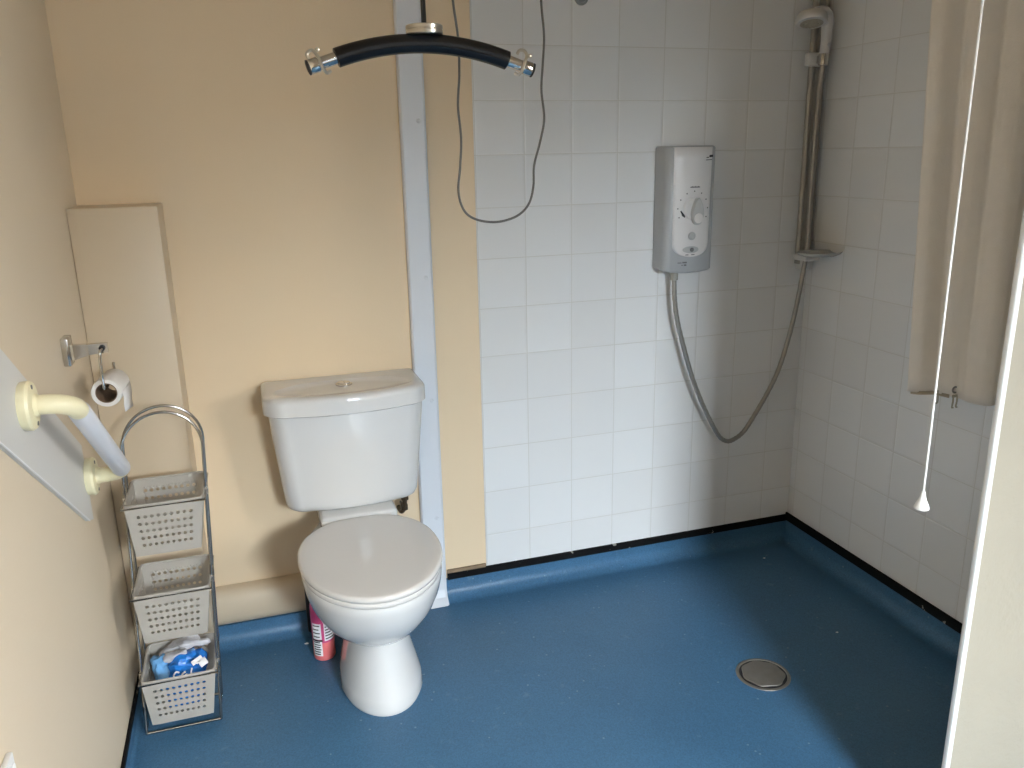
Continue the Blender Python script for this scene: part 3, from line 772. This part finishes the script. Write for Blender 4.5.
flatprint(bm, .470, .482, 1.068, 1.071); flatprint(bm, .485, .499, 1.068, 1.0725); flatprint(bm, .490, .498, 1.060, 1.0645); flatprint(bm, .482, .487, 1.061, 1.0635)
obj('brand_print', bm, 'greyprint', sh, smooth=False); fy = fy0
bm = BM(); lathe(bm, [(.0105, -.034), (.0125, -.033), (.0125, -.012), (.014, -.010), (.014, .004)], (.480, -.055, SZ0), (0, 0, 1), 24); obj('outlet_nut', bm, 'rail', sh)

# hose: from the unit in a deep loop, up in front of the rail to the handset
HOX = .951
hp = [(.480, -.055, 1.012), (.483, -.058, .95), (.494, -.060, .88), (.517, -.062, .80), (.549, -.064, .70), (.587, -.065, .61), (.628, -.065, .53), (.668, -.065, .465), (.700, -.065, .442), (.731, -.066, .447), (.766, -.067, .472), (.806, -.068, .53), (.848, -.069, .60), (.886, -.07, .68), (.916, -.072, .79), (.938, -.072, .90), (.952, -.072, 1.0), (.962, -.072, 1.09), (.9615, -.070, 1.25), (.9605, -.070, 1.45), (.9600, -.076, 1.60), (.959, -.086, 1.675)]
bm = BM(); tube(bm, cat(hp, 10), lambda t: .0078+.0004*math.cos(t*900), 12); o = obj('shower_hose', bm, 'hose')
tag(o, 'silver shower hose looping from the shower unit up along the riser rail', 'hose')

rr_ = thing('shower_riser_rail', 'tall silver shower riser rail in the tiled corner', 'shower rail', (.95, -.03, 1.02))
def vert_prof(P, z0, z1, name, mat, parent):
    b = BM(); loft(b, [[(x, y, z0) for x, y in P], [(x, y, z1) for x, y in P]]); return obj(name, b, mat, parent, angle=30)
bm = BM(); tube(bm, [(.952, -.040, 1.075), (.948, -.040, 2.1)], .0095, 18); obj('round_rail', bm, 'rail', rr_)
P = [(.966, -.005), (.966, -.030), (.970, -.036), (.976, -.036), (.979, -.032), (.994, -.032), (.997, -.036), (1.003, -.036), (1.008, -.030), (1.008, -.005)]
vert_prof(P, 1.03, 2.1, 'flat_channel', 'rail', rr_)
bm = BM(); box(bm, (.968, -.046, 1.012), (1.012, -.005, 1.062), .005); obj('wall_bracket', bm, 'shower', rr_)
bm = BM(); box(bm, (.925, -.054, 2.06), (1.012, -.005, 2.12), .005); obj('wall_bracket', bm, 'shower', rr_)
bm = BM(); box(bm, (.922, -.064, 1.654), (.998, -.037, 1.694), .006, 3); cp = obj('slider_clamp', bm, 'shower', rr_)
bm = BM(); lathe(bm, [(.013, -.018), (.0155, -.016), (.016, .014), (.014, .017)], (.959, -.084, 1.672), (0, -.05, 1), 24); box(bm, (.949, -.075, 1.660), (.969, -.055, 1.684), .003); obj('handset_cup', bm, 'chrome', cp)

hd = thing('handset', 'white hand-held shower handset resting in the rail clamp', 'shower handset', (.959, -.09, 1.69))
bm = BM()
hc = V((.855, -.150, 1.775))
pts = cat([(.959, -.085, 1.689), (.960, -.087, 1.72), (.957, -.092, 1.755), (.944, -.108, 1.785), (.912, -.130, 1.796), (.874, -.146, 1.790)], 6)
tube(bm, pts, lambda t: .0165-.002*math.cos(t*PI)+.002*t, 20); obj('handle', bm, 'shower', hd, angle=60)
nd = V((-.10, -.22, -.96)).normalized()
bm = BM(); lathe(bm, [(.020, -.022), (.036, -.018), (.044, -.010), (.0465, 0), (.0465, .008), (.044, .0125), (.034, .0135)], hc, nd, 40); fc = obj('head', bm, 'shower', hd, angle=35)
bm = BM(); lathe(bm, [(.033, .0115), (.033, .0145), (.030, .0155), (.020, .0150), (.018, .0165), (.011, .0165)], hc, nd, 40)
for ring_r, cnt in ((.025, 14), (.014, 8)):
    x, y, d = frame_of(nd)
    for k in range(cnt):
        a = 2*PI*k/cnt; lathe(bm, [(.0016, .014), (.0012, .0178)], hc+(x*math.cos(a)+y*math.sin(a))*ring_r, nd, 6)
obj('spray_plate', bm, 'spray', fc)
bm = BM(); lathe(bm, [(.006, 0), (.006, .0025), (.004, .003)], (.9595, -.1035, 1.712), (0, -1, 0), 16); obj('handle_button', bm, 'dial', hd)

sd = thing('soap_dish', 'cloudy plastic soap dish clipped to the foot of the riser rail', 'soap dish', (.95, -.13, 1.075))
bm = BM(); cxd, cyd = .955, -.145
ol = [(cxd+.078*math.cos(2*PI*k/40), cyd+.055*math.sin(2*PI*k/40)) for k in range(40)]
sc = lambda f, z: [(cxd+(x-cxd)*f, cyd+(y-cyd)*f, z) for x, y in ol]
loft(bm, [sc(.30, 1.070), sc(.72, 1.071), sc(.93, 1.077), sc(1, 1.083), sc(.985, 1.0845), sc(.92, 1.080), sc(.72, 1.0745), sc(.30, 1.0735)])
obj('tray', bm, 'dish', sd, angle=60)
bm = BM(); box(bm, (.925, -.115, 1.050), (.985, -.0475, 1.0695), .006, 3); obj('rail_clip', bm, 'shower', sd)

# ------------------------------------------------------------------ shower curtain
cu = thing('shower_curtain', 'off-white shower curtain bunched at the right with eyelets along its lower edge', 'curtain', (.91, -.77, .77))
plan = [(.826, -.676), (.838, -.705), (.858, -.722), (.868, -.733), (.872, -.752), (.884, -.772), (.902, -.782), (.918, -.788), (.924, -.806), (.932, -.832), (.948, -.848), (.966, -.852), (.985, -.868), (.992, -.90)]
pl = cat([(x, y, 0) for x, y in plan], 6); nz_ = 44; rows = []
zb, zt = .772, ZC-.002
for j in range(nz_+1):
    k = j/nz_; z = zb+(zt-zb)*k; row = []
    for i, p in enumerate(pl):
        u = i/(len(pl)-1)
        lean = (.030-.062*min(1, (z-zb)/.95))*(1-u)
        d = noise.noise(V((u*5, z*1.3, 2)))*.010*(1-k*.4)+.010*math.sin(u*10+z*1.2)*(1-k*.5)
        row.append((min(p.x+lean-.74*d, XR-.012), p.y-.67*d, z+.006*math.sin(u*7)*(1-k)))
    if j == nz_: row = [(x, y, zt) for x, y, z in row]
    rows.append(row)
bot = rows[0]
bm = BM(); loft(bm, rows, (False, False), closed=False); o = obj('cloth', bm, 'curtain', cu, angle=80); md = o.modifiers.new('t', 'SOLIDIFY'); md.thickness = .0012
bm = BM(); hm = [V(p) for p in bot[2:30]]
loft(bm, [[p+V((0, -.0025, .004)) for p in hm], [p+V((0, -.0025, -.006)) for p in hm], [p+V((0, .0025, -.006)) for p in hm], [p+V((0, .0025, .004)) for p in hm], [p+V((0, -.0025, .004)) for p in hm]], (False, False), closed=False)
obj('hem', bm, 'hem', cu)
def surf(px): return min(bot, key=lambda p: abs(p[0]-px))
for X, dz in ((.914, .020),):
    p = V(surf(X)); c = p+V((0, -.003, dz)); bm = BM()
    lathe(bm, [(.0055, 0), (.0095, 0), (.0100, .0018), (.0090, .003), (.0062, .003), (.0055, 0)], c, (0, -1, 0), 24, (False, False)); obj('eyelet', bm, 'steel', cu)
    bm = BM()
    for dx in (-.006, .007): tube(bm, cat([c+V((dx, -.004, -.014)), c+V((dx-.001, -.006, -.030)), c+V((dx, -.004, -.046)), c+V((dx+.004, -.004, -.048))], 5), .0022, 8)
    box(bm, c+V((-.010, -.006, -.02)), c+V((.010, -.003, -.012)), .001); obj('curtain_hook', bm, 'clip', cu)
for X in (.893, .975):
    p = V(surf(X)); bm = BM()
    tube(bm, cat([p+V((0, -.003, .008)), p+V((0, -.005, -.012)), p+V((.001, -.004, -.026)), p+V((-.008, -.004, -.028))], 5), .0022, 8); obj('curtain_hook', bm, 'clip', cu)

# ------------------------------------------------------------------ pull cord
pc = thing('pull_cord', 'white pull cord with bell-shaped end hanging in front of the curtain', 'pull cord', (.251, -1.35, .81))
bm = BM(); tube(bm, [(.246, -1.35, ZC-.001), (.2475, -1.35, 1.6), (.2495, -1.35, 1.2), (.2525, -1.35, .835)], .0018, 8); obj('cord', bm, 'cord', pc)
bm = BM(); lathe(bm, [(.0108, .000), (.0123, .001), (.0123, .0035), (.0098, .010), (.0062, .018), (.0042, .025), (.0036, .030), (.0025, .033)], (.2525, -1.35, .806), (0, 0, 1), 28); obj('bell', bm, 'cord', pc)

# ------------------------------------------------------------------ floor drain
dr = thing('floor_drain', 'round grey metal shower drain set in the blue floor', 'drain', (.441, -.701, 0))
bm = BM(); lathe(bm, [(.064, .0003), (.074, .0004), (.0735, .0016), (.070, .0028), (.066, .0028), (.064, .0008)], (.441, -.701, 0), seg=56); obj('ring', bm, 'steel', dr)
bm = BM(); lathe(bm, [(.0655, .0008), (.0655, .0012)], (.441, -.701, 0), seg=56); obj('gap', bm, 'black', dr)
bm = BM(); pr = []
for k in range(72):
    a = 2*PI*k/72; r = .0600-.0042*(.5+.5*math.cos(7*a))
    pr.append((.441+r*math.cos(a), -.701+r*math.sin(a)))
prism(bm, pr, .001, .0048, .0016); obj('cover_plate', bm, 'steel', dr)

# ------------------------------------------------------------------ small things
bm = BM(); lathe(bm, [(.021, 0), (.021, .004), (.015, .008), (.011, .030), (.013, .036), (.010, .040)], (.178, -.004, 1.834), (0, -1, 0), 28)
o = obj('wall_fitting', bm, 'grey'); tag(o, 'small grey fitting high on the white tiles at the top edge', 'wall fitting')
so = thing('wall_socket', 'white plastic socket plate low on the left wall at the bottom left', 'socket', (XL, -1.30, .57))
bm = BM(); box(bm, (XL+.0005, -1.37, .526), (XL+.010, -1.224, .612), .003); obj('face_plate', bm, 'white', so)
bm = BM(); box(bm, (XL+.0095, -1.246, .580), (XL+.0135, -1.234, .600), .002); obj('switch', bm, 'white', so)
bm = BM(); lathe(bm, [(.003, 0), (.003, .0012)], (XL+.0098, -1.236, .569), (1, 0, 0), 10); obj('screw', bm, 'black', so)
for (x, y, s, lab) in ((-.752, -.115, .006, 'tiny white paper scrap on the floor left of the pink bottle'), (.842, -.125, .004, 'tiny white speck of paper on the floor in the shower corner'), (.77, -.60, .0035, 'tiny white speck of paper on the dark floor right of the drain')):
    bm = BM(); pts = [(x+s*(1+.3*math.sin(5*k))*math.cos(2*PI*k/9), y+s*.6*(1+.4*math.cos(3*k))*math.sin(2*PI*k/9)) for k in range(9)]
    prism(bm, pts, .0006, .0026, .0006); o = obj('paper_scrap', bm, 'white'); tag(o, lab, 'scrap', 'white specks on the floor')

# ------------------------------------------------------------------ light: daylight through the window, plus an added side fill
def area(name, loc, target, sx, sy, power, col, roll=0):
    l = bpy.data.lights.new(name, 'AREA'); l.shape = 'RECTANGLE'; l.size = sx; l.size_y = sy; l.energy = power; l.color = col
    o = bpy.data.objects.new(name, l); COL.objects.link(o); o.location = loc
    R_ = (V(target)-V(loc)).to_track_quat('-Z', 'Y').to_matrix().to_4x4() @ Matrix.Rotation(math.radians(roll), 4, 'Z')
    o.rotation_euler = R_.to_euler(); return o
area('daylight', (.0, -6.0, 2.45), (-.1, -.4, .35), 2.2, .95, 1950, (.81, .915, 1.0), 14)
area('side_fill', (2.3, -3.1, 2.0), (-.6, -1.0, .8), 1.4, 1.1, 265, (1.0, .965, .90))  # added fill lamp outside the side opening, brightens the left wall
wd = bpy.data.worlds.new('sky'); scene.world = wd; wd.use_nodes = True
bg = wd.node_tree.nodes['Background']; bg.inputs[0].default_value = (.80, .90, 1, 1); bg.inputs[1].default_value = 2.7

# ------------------------------------------------------------------ camera
cam = bpy.data.cameras.new('camera'); co = bpy.data.objects.new('camera', cam); COL.objects.link(co)
cam.sensor_fit = 'HORIZONTAL'; cam.sensor_width = 36; cam.lens = 821.74/1024*36; cam.clip_start = .02
yaw, pitch, roll = .3114, -.2744, -.0194
f = V((math.sin(yaw)*math.cos(pitch), math.cos(yaw)*math.cos(pitch), math.sin(pitch)))
r = V((math.cos(yaw), -math.sin(yaw), 0)); u = r.cross(f)
r2 = r*math.cos(roll)+u*math.sin(roll); u2 = -r*math.sin(roll)+u*math.cos(roll)
m = Matrix((r2, u2, -f)).transposed().to_4x4(); m.translation = V((-.8154, -2.3755, 1.4108))
co.matrix_world = m
scene.camera = co
vs = scene.view_settings; vs.view_transform = 'Standard'; vs.look = 'None'; vs.exposure = 0; vs.gamma = 1; vs.use_curve_mapping = False
